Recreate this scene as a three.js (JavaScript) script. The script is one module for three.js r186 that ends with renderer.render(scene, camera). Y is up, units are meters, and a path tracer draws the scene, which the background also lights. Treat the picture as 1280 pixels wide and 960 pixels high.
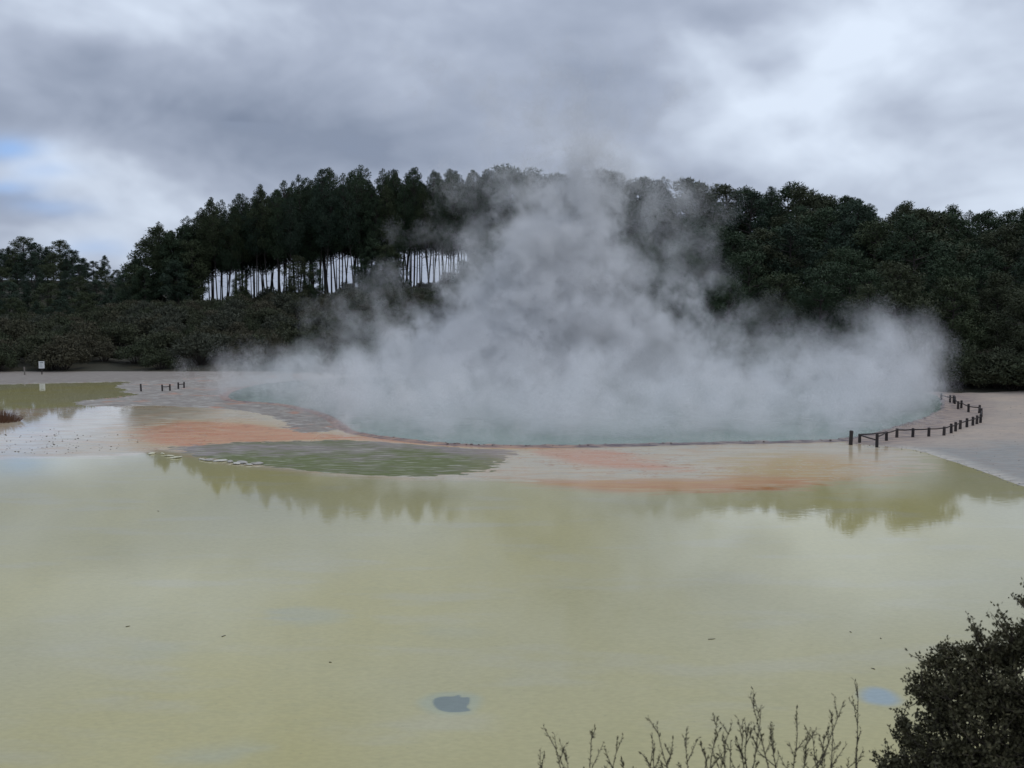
import * as THREE from 'three';
import { createNoise2D, createNoise3D } from 'simplex-noise';
import { mergeGeometries } from 'three/addons/utils/BufferGeometryUtils.js';

// ---------------------------------------------------------------- camera, sky, sun, exposure
function rng(seed) { let a = seed >>> 0; return () => { a = (a + 0x6D2B79F5) | 0; let t = Math.imul(a ^ (a >>> 15), 1 | a); t = (t + Math.imul(t ^ (t >>> 7), 61 | t)) ^ t; return ((t ^ (t >>> 14)) >>> 0) / 4294967296; }; }
const scene = new THREE.Scene();
const camera = new THREE.PerspectiveCamera(41.83, 4 / 3, 0.1, 4000);
camera.position.set(0, 9.5, 0);
camera.rotation.set(-THREE.MathUtils.degToRad(4.325), 0, 0);
camera.focus = 90; camera.userData.fStop = 3.8;
const renderer = new THREE.WebGLRenderer({ antialias: true });
renderer.toneMapping = THREE.LinearToneMapping;
renderer.toneMappingExposure = 1.07;
renderer.shadowMap.enabled = true;

const n2 = createNoise2D(rng(11)), n2b = createNoise2D(rng(12)), n3 = createNoise3D(rng(13));
const { clamp, lerp, smoothstep } = THREE.MathUtils;
const fbm2 = (x, y, o = 4, n = n2) => { let s = 0, a = 0.5, t = 0; for (let i = 0; i < o; i++) { s += a * n(x, y); t += a; x = x * 2.03 + 7.1; y = y * 2.03 - 3.7; a *= 0.5; } return s / t; };
const fbm3 = (x, y, z, o = 4) => { let s = 0, a = 0.5, t = 0; for (let i = 0; i < o; i++) { s += a * n3(x, y, z); t += a; x = x * 2.02 + 5.3; y = y * 2.02 - 1.7; z = z * 2.02 + 3.1; a *= 0.5; } return s / t; };
const mix3 = (a, b, t) => [a[0] + (b[0] - a[0]) * t, a[1] + (b[1] - a[1]) * t, a[2] + (b[2] - a[2]) * t];

{ // broken grey cloud with brighter gaps, the whole sky round
  const W = 3072, H = 1536, data = new Float32Array(W * H * 4);
  // [azimuth, elevation, half width, half height (degrees), change of cloud thickness]
  const F = [
    [13.19, 11.78, 5.5, 3.2, -0.34], [22.8, 13.48, 5, 3, -0.26], [19.47, 7.57, 6, 2.4, -0.3], [25.65, 5.86, 5, 2.6, -0.32], [18.11, 13.49, 2.5, 2, -0.2],
    [-22.65, 5.79, 6, 2.2, -0.34], [-21.55, 3.56, 5, 2.2, -0.3], [-25.59, 7.44, 3, 1.6, -0.25], [-20.46, 14.65, 9, 2.6, -0.2],
    [-19.4, 10.22, 9, 3.0, 0.3], [-9.36, 8.78, 8, 2.6, 0.2], [-24.35, 11.62, 6, 2, 0.16], [15.74, 10.01, 1.6, 0.8, 0.2], [13.59, 12.78, 2.2, 1, 0.26], [-25.32, 4.75, 3.2, 0.9, 0.45],
    [23.28, 9.96, 4, 1.6, 0.16], [2.68, 12.91, 9, 4, 0.1], [11.42, 15.49, 6, 1.5, 0.2], [20.68, 6.69, 3, 1, 0.2],
  ];
  const B = [[-26.58, 8.08, 1.6, 0.55, 0.75], [-26.3, 5.98, 1.5, 0.4, 0.5], [-24.69, 6.9, 1.4, 0.4, 0.3], [-24.19, 5.04, 1.8, 0.4, 0.35], [-21.96, 3.05, 1.6, 0.4, 0.3]];
  const bright = [0.63, 0.71, 0.83], mid = [0.352, 0.402, 0.505], dark = [0.182, 0.222, 0.305], blue = [0.26, 0.45, 0.80];
  for (let r = H / 2 - 8; r < H; r++) {
    const el = ((r + 0.5) / H - 0.5) * Math.PI, y = Math.sin(el), c = Math.cos(el), eld = el * 180 / Math.PI;
    for (let k = 0; k < W; k++) {
      const lon = ((k + 0.5) / W - 0.5) * 2 * Math.PI, x = c * Math.cos(lon), z = c * Math.sin(lon), i = (r * W + k) * 4;
      const yy = Math.max(y, 0), q = 1 / (yy + 0.3), px = x * q, pz = z * q;
      const az = Math.atan2(x, -z) * 180 / Math.PI;
      const wx = fbm2(px * 0.7 + 3, pz * 0.7, 3, n2b), wz = fbm2(px * 0.7 - 9, pz * 0.7 + 4, 3, n2b);
      let t = 0.47 + 0.17 * fbm2(px * 0.7 + wx * 0.3 + 0.5 * pz, pz * 0.7 + wz * 0.3, 6) + 0.25 * fbm3(x * 4.2 + 1.8 * y, y * 7.5, z * 4.2, 7) + 0.1 * fbm3(x * 13 + 9 * y + 2 * wx, y * 24 - 5 * x, z * 13, 5);
      let b = 0;
      if (Math.abs(az) < 45 && eld < 40 && eld > -5) {
        const jx = 3 * fbm3(x * 5, y * 8, z * 5, 5), jy = 1.6 * fbm3(x * 5 + 9, y * 8, z * 5, 5);
        for (const f of F) { const u = (az + jx - f[0]) / f[2], v = (eld + jy - f[1] ) / f[3], d = u * u + v * v; if (d < 9) t += f[4] * Math.exp(-d * 0.8); }
        for (const f of B) { const u = (az + jx * 0.5 - f[0]) / f[2], v = (eld + jy * 0.3 - f[1]) / f[3], d = u * u + v * v; if (d < 9) b += f[4] * Math.exp(-d * 0.8); }
      }
      t = clamp(t, 0, 1);
      let col = t < 0.5 ? mix3(bright, mid, t * 2) : mix3(mid, dark, (t - 0.5) * 2);
      col = mix3(col, blue, Math.min(b, 1));
      const g = 1 + 0.45 * yy;
      data[i] = col[0] * g; data[i + 1] = col[1] * g; data[i + 2] = col[2] * g; data[i + 3] = 1;
    }
  }
  for (let r = 0; r < H / 2 - 8; r++) for (let k = 0; k < W; k++) { const i = (r * W + k) * 4; data[i] = 0.36; data[i + 1] = 0.42; data[i + 2] = 0.49; data[i + 3] = 1; }
  const sky = new THREE.DataTexture(data, W, H, THREE.RGBAFormat, THREE.FloatType);
  sky.mapping = THREE.EquirectangularReflectionMapping; sky.magFilter = THREE.LinearFilter; sky.needsUpdate = true;
  scene.background = sky; scene.environment = sky;
}
const sun = new THREE.DirectionalLight(0xfff1e0, 0.6);
sun.position.set(60, 95, -80); sun.target.position.set(0, 0, -80);
sun.castShadow = true; sun.shadow.radius = 45; sun.shadow.mapSize.set(4096, 4096);
Object.assign(sun.shadow.camera, { left: -160, right: 160, top: 160, bottom: -160, near: 1, far: 500 });
scene.add(sun, sun.target);

// ---------------------------------------------------------------- helpers
const taken = {};
const numbered = (name) => { const k = taken[name] = (taken[name] ?? -1) + 1; return k ? name + '_' + String(k).padStart(3, '0') : name; };
function tag(o, label, category, group, kind) { o.userData.label = label; if (category) o.userData.category = category; if (group) o.userData.group = group; if (kind) o.userData.kind = kind; return o; }
function shadows(o) { o.traverse((m) => { if (m.isMesh) { m.castShadow = true; m.receiveShadow = true; } }); return o; }
function mesh(name, geometry, material, parent) { const m = new THREE.Mesh(geometry, material); m.name = name; m.castShadow = m.receiveShadow = true; parent?.add(m); return m; }
function top(o, name) { o.name = numbered(name); scene.add(o); return o; }
const std = (rgb, roughness = 0.9, more = {}) => new THREE.MeshStandardMaterial({ color: new THREE.Color().setRGB(...rgb), roughness, side: THREE.DoubleSide, ...more });
const toSRGB = (v) => 255 * (v <= 0.0031308 ? 12.92 * v : 1.055 * Math.pow(v, 1 / 2.4) - 0.055);
function paint(W, H, f, more = {}) { // f(u, v) -> linear rgb
  const d = new Uint8Array(W * H * 4);
  for (let r = 0; r < H; r++) for (let k = 0; k < W; k++) { const c = f((k + 0.5) / W, (r + 0.5) / H), i = (r * W + k) * 4; d[i] = toSRGB(clamp(c[0], 0, 1)); d[i + 1] = toSRGB(clamp(c[1], 0, 1)); d[i + 2] = toSRGB(clamp(c[2], 0, 1)); d[i + 3] = 255; }
  const t = new THREE.DataTexture(d, W, H); t.colorSpace = THREE.SRGBColorSpace; t.magFilter = THREE.LinearFilter; t.minFilter = THREE.LinearFilter; Object.assign(t, more); t.needsUpdate = true; return t;
}
function grey(W, H, f, repeat) {
  const d = new Uint8Array(W * H * 4);
  for (let r = 0; r < H; r++) for (let k = 0; k < W; k++) { const v = clamp(f(k / W, r / H), 0, 1) * 255, i = (r * W + k) * 4; d[i] = d[i + 1] = d[i + 2] = v; d[i + 3] = 255; }
  const t = new THREE.DataTexture(d, W, H); t.magFilter = THREE.LinearFilter; t.wrapS = t.wrapT = THREE.RepeatWrapping; if (repeat) t.repeat.set(...repeat); t.needsUpdate = true; return t;
}
function curve(points, n) { return new THREE.CatmullRomCurve3(points.map((p) => new THREE.Vector3(p[0], 0, p[1])), true, 'centripetal').getPoints(n).slice(0, -1).map((v) => [v.x, v.z]); }
function region(points, n = 0) { // signed distance to a closed outline in plan, negative inside
  const p = n ? curve(points, n) : points; let x0 = 1e9, x1 = -1e9, z0 = 1e9, z1 = -1e9;
  for (const [x, z] of p) { x0 = Math.min(x0, x); x1 = Math.max(x1, x); z0 = Math.min(z0, z); z1 = Math.max(z1, z); }
  const f = (x, z, reach = 8) => {
    if (x < x0 - reach || x > x1 + reach || z < z0 - reach || z > z1 + reach) return reach;
    let d = 1e9, s = 1;
    for (let i = 0, j = p.length - 1; i < p.length; j = i++) {
      const ax = p[i][0], az = p[i][1], ex = p[j][0] - ax, ez = p[j][1] - az, wx = x - ax, wz = z - az, t = clamp((wx * ex + wz * ez) / (ex * ex + ez * ez + 1e-9), 0, 1), bx = wx - ex * t, bz = wz - ez * t;
      d = Math.min(d, bx * bx + bz * bz);
      const c1 = z >= az, c2 = z < p[j][1], c3 = ex * wz > ez * wx; if ((c1 && c2 && c3) || (!c1 && !c2 && !c3)) s = -s;
    }
    return s * Math.sqrt(d);
  };
  f.points = p; f.box = [x0, x1, z0, z1]; return f;
}
const line = (pts) => (x) => { if (x <= pts[0][0]) return pts[0][1]; for (let i = 1; i < pts.length; i++) if (x < pts[i][0]) return lerp(pts[i - 1][1], pts[i][1], (x - pts[i - 1][0]) / (pts[i][0] - pts[i - 1][0])); return pts[pts.length - 1][1]; };

// ---------------------------------------------------------------- terrain
const shoreD = line([[-110, 150], [-75, 146], [-20, 146], [0, 144], [25, 132], [40, 121], [50, 112], [58, 109], [75, 101], [100, 88]]);
const ridgeD = line([[-100, 235], [-20, 248], [30, 230], [80, 205], [140, 200]]);
const ridgeH = line([[-130, 4], [-95, 5], [-84, 8.4], [-70, 9.6], [-42, 11.2], [-14, 14.2], [20, 14.6], [80, 14.5], [110, 13], [200, 10]]);
function hill(x, D) {
  const s = shoreD(x), r = ridgeD(x), t = clamp((D - s) / (r - s), 0, 1);
  let h = -0.6 + (0.75 + (ridgeH(x) - 0.2) * Math.pow(t, 1.1)) * smoothstep(D, s - 6, s + 1);
  h *= 1 - smoothstep(D, r + 12, r + 90); h -= 3 * smoothstep(D, r + 30, r + 120);
  return h;
}
function ground(x, D) {
  let h = hill(x, D) + (D > 150 ? 0.35 * n2(x * 0.06, D * 0.06) : 0);
  { const u = (x + 205) / 75, v = (D - 450) / 130; h = Math.max(h, h + 25 * Math.exp(-(u * u * u * u) - v * v) * smoothstep(D, 200, 300)); }
  const bank = Math.min(8.2, 7.9 - 0.4 * D);           // the lookout's bank under the camera
  h = Math.max(h, D < 22 ? Math.max(bank, -0.7) : -9);
  h = Math.max(h, -0.7 + 3.5 * smoothstep(x, 40, 75) * (1 - smoothstep(D, 40, 70)), -0.7 + 3.5 * smoothstep(-x, 44, 85) * (1 - smoothstep(D, 50, 90)));
  h = Math.max(h, -0.7 + 2.2 * smoothstep(-x, 88, 120) * smoothstep(D, 60, 100) * (D < 300));
  return h;
}
const soil = paint(512, 512, (u, v) => { const a = 0.5 + 0.5 * fbm2(u * 14, v * 14, 5), b = 0.5 + 0.5 * fbm2(u * 60 + 9, v * 60, 3, n2b); return mix3([0.022, 0.026, 0.013], [0.05, 0.042, 0.025], a * 0.7 + b * 0.3); }, { wrapS: THREE.MirroredRepeatWrapping, wrapT: THREE.MirroredRepeatWrapping });
{
  const steps = (a, b, c, d, s) => { const out = []; for (let v = b; v <= c; v += s) out.push(v); let g = s, v = b; while (v > a) { g *= 1.35; v -= g; out.unshift(v); } v = c; g = s; while (v < d) { g *= 1.35; v += g; out.push(v); } return out; };
  const xs = steps(-1500, -150, 150, 1500, 2.5), ds = steps(-300, -12, 330, 2600, 2.5), pos = [], uv = [], idx = [];
  for (const D of ds) for (const x of xs) { pos.push(x, ground(x, D), -D); uv.push(x / 40, D / 40); }
  for (let j = 0; j < ds.length - 1; j++) for (let i = 0; i < xs.length - 1; i++) { const a = j * xs.length + i, b = a + 1, c = a + xs.length, d = c + 1; idx.push(a, b, d, a, d, c); }
  const g = new THREE.BufferGeometry(); g.setAttribute('position', new THREE.Float32BufferAttribute(pos, 3)); g.setAttribute('uv', new THREE.Float32BufferAttribute(uv, 2)); g.setIndex(idx); g.computeVertexNormals();
  const m = mesh('terrain', g, new THREE.MeshStandardMaterial({ map: soil, roughness: 1 })); scene.add(m); tag(m, 'dark scrubby ground rising to the ridge', 'terrain', null, 'structure');
}

// outlines in plan, metres (x, z)
const poolOutline = region([[-27.85, -101.85], [-23.42, -99.28], [-19.13, -93.77], [-16.09, -88.17], [-13.48, -80.92], [-11.79, -76.21], [-8.13, -72.45], [-4.48, -69.87], [0, -68.65], [6.65, -69.05], [13.53, -70.29], [20.54, -71.14], [24.28, -72.45], [28.27, -76.7], [33.88, -83.79], [38.99, -91.59], [42.71, -99.28], [46.27, -113.57], [36.88, -128.32], [17.72, -138.82], [-4.54, -142.14], [-21.05, -138.82], [-30.03, -129.72], [-31.76, -116.93], [-30.47, -107.39]], 140);
const greenFlat = region([[-22.89, -68.25], [-19.22, -70.5], [-15.45, -71.36], [-11.51, -71.79], [-6.69, -69.46], [-2.17, -67.46], [0, -67.08], [-0.4, -62.77], [-1.33, -58.98], [-3.21, -56.98], [-5.43, -56.29], [-7.73, -56.56], [-11.15, -57.82], [-14.44, -59.89], [-17.96, -62.11], [-20.82, -64.86]], 90);
const leftSpit = region([[-43.87, -100.12], [-43.24, -103.63], [-41.68, -106.43], [-41.28, -110.39], [-44.28, -113.57], [-44.83, -116.93], [-47.54, -120.5], [-48.54, -125.6], [-49.22, -132.62], [-44.31, -138.82], [-38.56, -142.14], [-20.66, -143.86], [-4.7, -147.43], [-4.48, -140.46], [-20.69, -136.43], [-29.55, -127.63], [-31.45, -115.79], [-30.03, -106.43], [-27.45, -100.98], [-23.23, -98.46], [-18.83, -92.31], [-16.25, -87.52], [-14.29, -82.62], [-13.94, -78.75], [-14.96, -76.21], [-16.47, -76.7], [-18.03, -79.82], [-19.46, -84.39], [-22.21, -89.51], [-26.26, -93.77], [-30.73, -96.06], [-35.14, -97.64], [-38.73, -96.84], [-41.54, -97.64]], 160);
const leftBeach = region([[-82.84, -129.72], [-67.48, -124.28], [-63.85, -124.94], [-60.49, -126.27], [-56.04, -127.63], [-51.5, -129.01], [-46.07, -131.15], [-38.11, -140.46], [-25.56, -145.63], [-4.76, -149.28], [-5.22, -163.67], [-44.37, -163.67], [-83.53, -163.67], [-104.41, -163.67]], 0);
const rightBank = region([[23.45, -70.29], [25, -69.25], [26.68, -67.85], [27.37, -65.58], [27.43, -62.11], [27.42, -57.82], [27.32, -54.08], [27.28, -49.08], [27.13, -39.96], [39.6, -46.34], [118.81, -140.46], [85.42, -137.22], [67, -131.15], [59.13, -137.22], [51.38, -134.12], [47.64, -116.93], [44.51, -102.73], [40.51, -93.77], [35.9, -86.24], [31.54, -80.36], [27.74, -75.23], [24.98, -72.45]], 0);
const orangeBlob = region([[-27.87, -74.28], [-29.16, -80.92], [-27.51, -83.79], [-22.49, -82.62], [-18.3, -78.75], [-14.47, -75.23], [-11.91, -74.28], [-8.13, -72.45], [-4.5, -70.08], [0, -68.45], [2.73, -68.05], [2.71, -67.66], [-4.42, -68.85], [-9.1, -70.92], [-12.78, -72.45], [-15.5, -71.57], [-17.58, -70.71], [-20.06, -69.46], [-23.26, -69.05], [-25.48, -70.29]], 120);
const pinkOval = region([[1.16, -65.58], [3.24, -67.27], [6.44, -66.89], [8.12, -64.86], [8.68, -61.78], [10.19, -58.69], [8.45, -58.4], [6.16, -58.98], [3.91, -60.82], [2.53, -63.11]], 60);
const orangeBand = region([[1.23, -54.84], [3.95, -54.58], [7.06, -54.84], [10.63, -55.1], [13.32, -56.15], [15.36, -55.36], [15.73, -54.33], [13.67, -53.09], [12.23, -52.38], [9.17, -51.8], [5.84, -51.8], [3.4, -52.85]], 60);
const shelf = region([[-41.68, -61.78], [-35.1, -62.44], [-29.55, -63.45], [-26.26, -64.15], [-23.42, -66.32], [-20.71, -64.5], [-16.61, -60.82], [-13.14, -58.4], [-9.57, -56.7], [-5.34, -55.36], [-0.89, -55.36], [1.76, -54.58], [5.08, -52.62], [9.13, -51.57], [13.01, -52.15], [16.38, -53.58], [20.77, -56.15], [23.58, -58.69], [27.22, -67.85], [23.54, -69.87], [42.12, -125.6], [-28.17, -103.63], [-36.22, -98.46], [-41.49, -96.06], [-47.64, -93.03], [-61.09, -90.89]], 0);
const rightPatch = region([[14.02, -60.2], [16.22, -63.11], [19.05, -64.15], [20.45, -62.11], [19.81, -58.4], [17.98, -55.89], [15.37, -54.58], [13.77, -56.15]], 50);
const vent = region([[-1.92, -23.67], [-1.86, -23.9], [-1.67, -24], [-1.45, -24], [-1.3, -24.1], [-1.23, -23.95], [-1.06, -23.95], [-1.02, -23.62], [-1.07, -23.33], [-0.98, -23.14], [-1.21, -23.04], [-1.51, -23.04], [-1.75, -23.19]], 70);
const ventRim = region([[-2.32, -23.62], [-2.07, -24.13], [-1.49, -24.33], [-0.95, -24.23], [-0.72, -23.92], [-0.76, -23.33], [-0.98, -22.9], [-1.49, -22.81], [-2.02, -23.04]], 50);
const vent2 = region([[8.52, -24.13], [8.88, -24.6], [9.18, -24.65], [9.43, -24.44], [9.51, -24.02], [9.43, -23.62], [9.11, -23.38], [8.78, -23.43], [8.5, -23.62]], 60);
const faint = [[region([[-7.55, -30.45], [-7.33, -31.11], [-6.35, -31.28], [-5.28, -30.94], [-5.24, -29.97], [-6.12, -29.51], [-6.99, -29.66]], 40), 0.26], [region([[-7.27, -20.83], [-6.79, -21.22], [-5.94, -21.3], [-5.36, -21.06], [-5.77, -20.67], [-6.49, -20.52]], 40), 0.3], [region([[-2.82, -28.91], [-2.27, -29.36], [-1.2, -29.51], [-0.71, -29.06], [-1.39, -28.48], [-2.31, -28.41]], 40), 0.12], [region([[-10.71, -27.39], [-9.96, -27.79], [-9.15, -27.39], [-9.37, -26.74], [-10.25, -26.74]], 40), 0.13]];

function pondColour(x, z) {
  const D = -z, j = fbm2(x * 0.22, z * 0.22, 4), k = fbm2(x * 0.9 + 40, z * 2.2, 4, n2b), big = fbm2(x * 0.045 - 3, z * 0.03 + 8, 3), wob = 0.9 * j + 0.35 * k;
  let c = mix3([0.475, 0.43, 0.19], [0.455, 0.43, 0.25], clamp(0.5 + 0.9 * big, 0, 1));
  c = mix3(c, [0.365, 0.355, 0.18], clamp(0.28 * k + 0.18 * j, 0, 0.35));
  c = mix3(c, [0.46, 0.44, 0.30], 0.5 * smoothstep(fbm2(x * 0.10 + 31, z * 0.28, 5), 0.05, 0.6));
  if (D < 50) {
    const fl = n2(x * 4.3, z * 6.1) + 0.6 * n2b(x * 13, z * 21); if (fl > 1.18) c = mix3(c, [0.28, 0.27, 0.15], Math.min(0.5, (fl - 1.18) * 3));
    for (const [f, a] of faint) { const d = f(x + 0.35 * k, z + 0.5 * j, 4); c = mix3(c, [0.33, 0.40, 0.40], a * (1 - smoothstep(d, -0.5, 0.5))); }
    let d = ventRim(x, z + 0.08 * k, 3); c = mix3(c, [0.36, 0.41, 0.31], 0.6 * (1 - smoothstep(d, -0.25, 0.15)));
    d = vent(x, z, 3); c = mix3(c, [0.175, 0.22, 0.205], 0.92 * (1 - smoothstep(d, -0.04, 0.03)));
    d = vent2(x, z, 3); c = mix3(c, [0.33, 0.405, 0.41], 1 - smoothstep(d, -0.28, 0.14));
  } else {
    const st = fbm2(x * 0.16 + 3, z * 0.75, 5, n2b), fine = fbm2(x * 0.5 - 8, z * 2.2, 4), rag = 1.3 * st + 0.7 * fine;
    let d = shelf(x + 1.6 * rag, z + 0.9 * rag, 6);
    const m = 1 - smoothstep(d, -0.7, 1.3), tone = (lo, hi) => clamp(lo + (hi - lo) * (0.5 + 0.9 * st + 0.5 * fine), 0, 1);
    let flat = mix3([0.60, 0.50, 0.34], [0.48, 0.45, 0.35], tone(0, 1));
    flat = mix3(flat, [0.58, 0.40, 0.23], 0.7 * smoothstep(st + 0.5 * j, -0.05, 0.45));
    c = mix3(c, flat, m);
    if (m > 0) {
      d = orangeBlob(x + 2.0 * rag, z + (x < -19 ? 1.1 : 0.45) * rag, 6);
      c = mix3(c, [0.58, 0.39, 0.17], 0.85 * (1 - smoothstep(d, -0.4, 3.4)) * tone(0.5, 1));
      c = mix3(c, mix3([0.58, 0.20, 0.07], [0.64, 0.36, 0.18], tone(0, 1)), 0.95 * (1 - smoothstep(d, -1.0, 0.8)));
      d = pinkOval(x + 1.2 * rag, z + 0.9 * rag, 5); c = mix3(c, mix3([0.60, 0.23, 0.10], [0.62, 0.36, 0.21], tone(0, 1)), 0.9 * (1 - smoothstep(d, -1.2, 0.9)));
      d = rightPatch(x + 2.2 * rag, z + 1.8 * rag, 6); c = mix3(c, mix3([0.52, 0.28, 0.05], [0.54, 0.41, 0.15], tone(0, 1)), 0.88 * (1 - smoothstep(d, -2.0, 4.0)));
      // rusty runnels: thin wandering lines of deposit
      const v = Math.abs(fbm2(x * 0.13 + 60, z * 0.42 + 0.5 * st, 4)), near = Math.max(1 - smoothstep(orangeBlob(x, z, 7), 0, 5), 1 - smoothstep(pinkOval(x, z, 7), 0, 4));
      c = mix3(c, [0.40, 0.17, 0.075], (1 - smoothstep(v, 0.006, 0.035)) * (0.2 + 0.65 * near) * m);
      const v2 = Math.abs(fbm2(x * 0.21 - 20, z * 0.6, 4, n2b)); c = mix3(c, [0.60, 0.575, 0.50], (1 - smoothstep(v2, 0.006, 0.03)) * 0.55 * m);
    }
    d = orangeBand(x + 2.0 * rag, z + 0.7 * rag, 5); c = mix3(c, mix3([0.50, 0.19, 0.045], [0.56, 0.32, 0.10], tone(0, 1)), 0.9 * (1 - smoothstep(d, -0.9, 1.7)));
  }
  const grain = 1 + 0.05 * n2(x * 3.1, z * 7.3) + 0.03 * n2b(x * 9, z * 17);
  return [c[0] * grain, c[1] * grain, c[2] * grain];
}
{ // the pond: one sheet of still milky water in two bands of detail
  const N = [-46, 46, 10, 50], Fr = [-100, 70, 50, 152];
  const tex = (b, W, H) => paint(W, H, (u, v) => pondColour(lerp(b[0], b[1], u), -lerp(b[2], b[3], v)));
  const ripple = grey(512, 512, (u, v) => { const t = (o, s, a) => fbm2((o + u) * s, v * a, 4); const w = u * u * (3 - 2 * u); const y = v; let s = 0; s += lerp(t(0, 9, 22), t(-1, 9, 22), w); return 0.5 + 0.35 * s; }, [1, 1]);
  const film = grey(512, 512, (u, v) => { const x = lerp(Fr[0], Fr[1], u), z = -lerp(Fr[2], Fr[3], v), k = fbm2(x * 0.3, z * 0.6, 3); return 0.025 + (0.13 + 0.13 * (1 - smoothstep(x, -16, -8))) * (1 - smoothstep(shelf(x + k, z + 0.6 * k, 6), -1.2, 0.6)) * smoothstep(x + 4 * k, -40, -22); }); film.wrapS = film.wrapT = THREE.ClampToEdgeWrapping;
  const water = (map, rx, ry, rough) => { const r = ripple.clone(); r.repeat.set(rx, ry); r.wrapS = r.wrapT = THREE.MirroredRepeatWrapping; r.needsUpdate = true; return new THREE.MeshPhysicalMaterial({ map, roughness: rough ? 1 : 0.025, roughnessMap: rough ?? null, ior: 1.33, bumpMap: r, bumpScale: rough ? 0.0006 : 0.0013 }); };
  const pos = [], uv = [], idx = [], groups = [];
  for (const b of [N, Fr]) {
    const s = pos.length / 3, i0 = idx.length; pos.push(b[0], 0, -b[2], b[1], 0, -b[2], b[1], 0, -b[3], b[0], 0, -b[3]); uv.push(0, 0, 1, 0, 1, 1, 0, 1); idx.push(s, s + 1, s + 2, s, s + 2, s + 3); groups.push([i0, 6]);
  }
  const g = new THREE.BufferGeometry(); g.setAttribute('position', new THREE.Float32BufferAttribute(pos, 3)); g.setAttribute('uv', new THREE.Float32BufferAttribute(uv, 2)); g.setIndex(idx); groups.forEach((q, i) => g.addGroup(q[0], q[1], i)); g.computeVertexNormals();
  const m = mesh('pond_water', g, [water(tex(N, 2048, 1024), 12, 5), water(tex(Fr, 2048, 1280), 22, 13, film)]); scene.add(m);
  tag(m, 'still milky yellow green pond water with orange mineral bands', 'water', null, 'structure');
}
{ // the hot spring
  const s = new THREE.Shape(poolOutline.points.map(([x, z]) => new THREE.Vector2(x, -z))), g = new THREE.ShapeGeometry(s); g.rotateX(-Math.PI / 2);
  const tex = paint(256, 256, (u, v) => mix3([0.22, 0.31, 0.26], [0.30, 0.36, 0.31], 0.5 + 0.5 * fbm2(u * 9, v * 9, 4)), { wrapS: THREE.MirroredRepeatWrapping, wrapT: THREE.MirroredRepeatWrapping }); tex.repeat.set(1 / 60, 1 / 60);
  const m = mesh('hot_spring_water', g, new THREE.MeshPhysicalMaterial({ map: tex, roughness: 0.15, ior: 1.33 })); m.position.y = 0.06; scene.add(m); tag(m, 'grey green hot spring water under the steam', 'water', null, 'structure');
}
// sinter that stands out of the water
function sinterHeight(x, z) {
  const k = fbm2(x * 0.55, z * 0.9, 4, n2b), j = fbm2(x * 0.12 + 5, z * 0.12, 3), f = fbm2(x * 0.45, z * 1.5, 4);
  let h = -1;
  let d = greenFlat(x + 1.6 * k + f, z + 0.9 * k + 0.5 * f, 6); if (d < 2) h = Math.max(h, clamp(-d * 0.05, -0.2, 0.06) + 0.016 * f + 0.008 * k);
  d = leftSpit(x + 1.2 * k, z + 1.0 * k, 6); if (d < 2) h = Math.max(h, clamp(-d * 0.08, -0.2, 0.09) + 0.03 * f + 0.02 * k);
  d = leftBeach(x + 1.5 * k, z + 1.2 * k, 8); if (d < 2) h = Math.max(h, clamp(-d * 0.05, -0.3, 0.22) + 0.02 * f);
  d = rightBank(x + 0.25 * j, z + 0.3 * j, 20); if (d < 2) h = Math.max(h, clamp(-d * 0.07, -0.2, 0.05) + clamp((-d - 3) * 0.035, 0, 0.9) * (1 - 0.6 * smoothstep(x, 20, 26) * 0) + (0.015 * f + 0.04 * j) * smoothstep(-d, 0.3, 3));
  d = poolOutline(x + 0.25 * k, z + 0.3 * k, 3); if (d < 2) h = Math.max(h, 0.15 + 0.05 * k + 0.03 * f - Math.abs(d - 0.25) * 0.3);
  return h;
}
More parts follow.
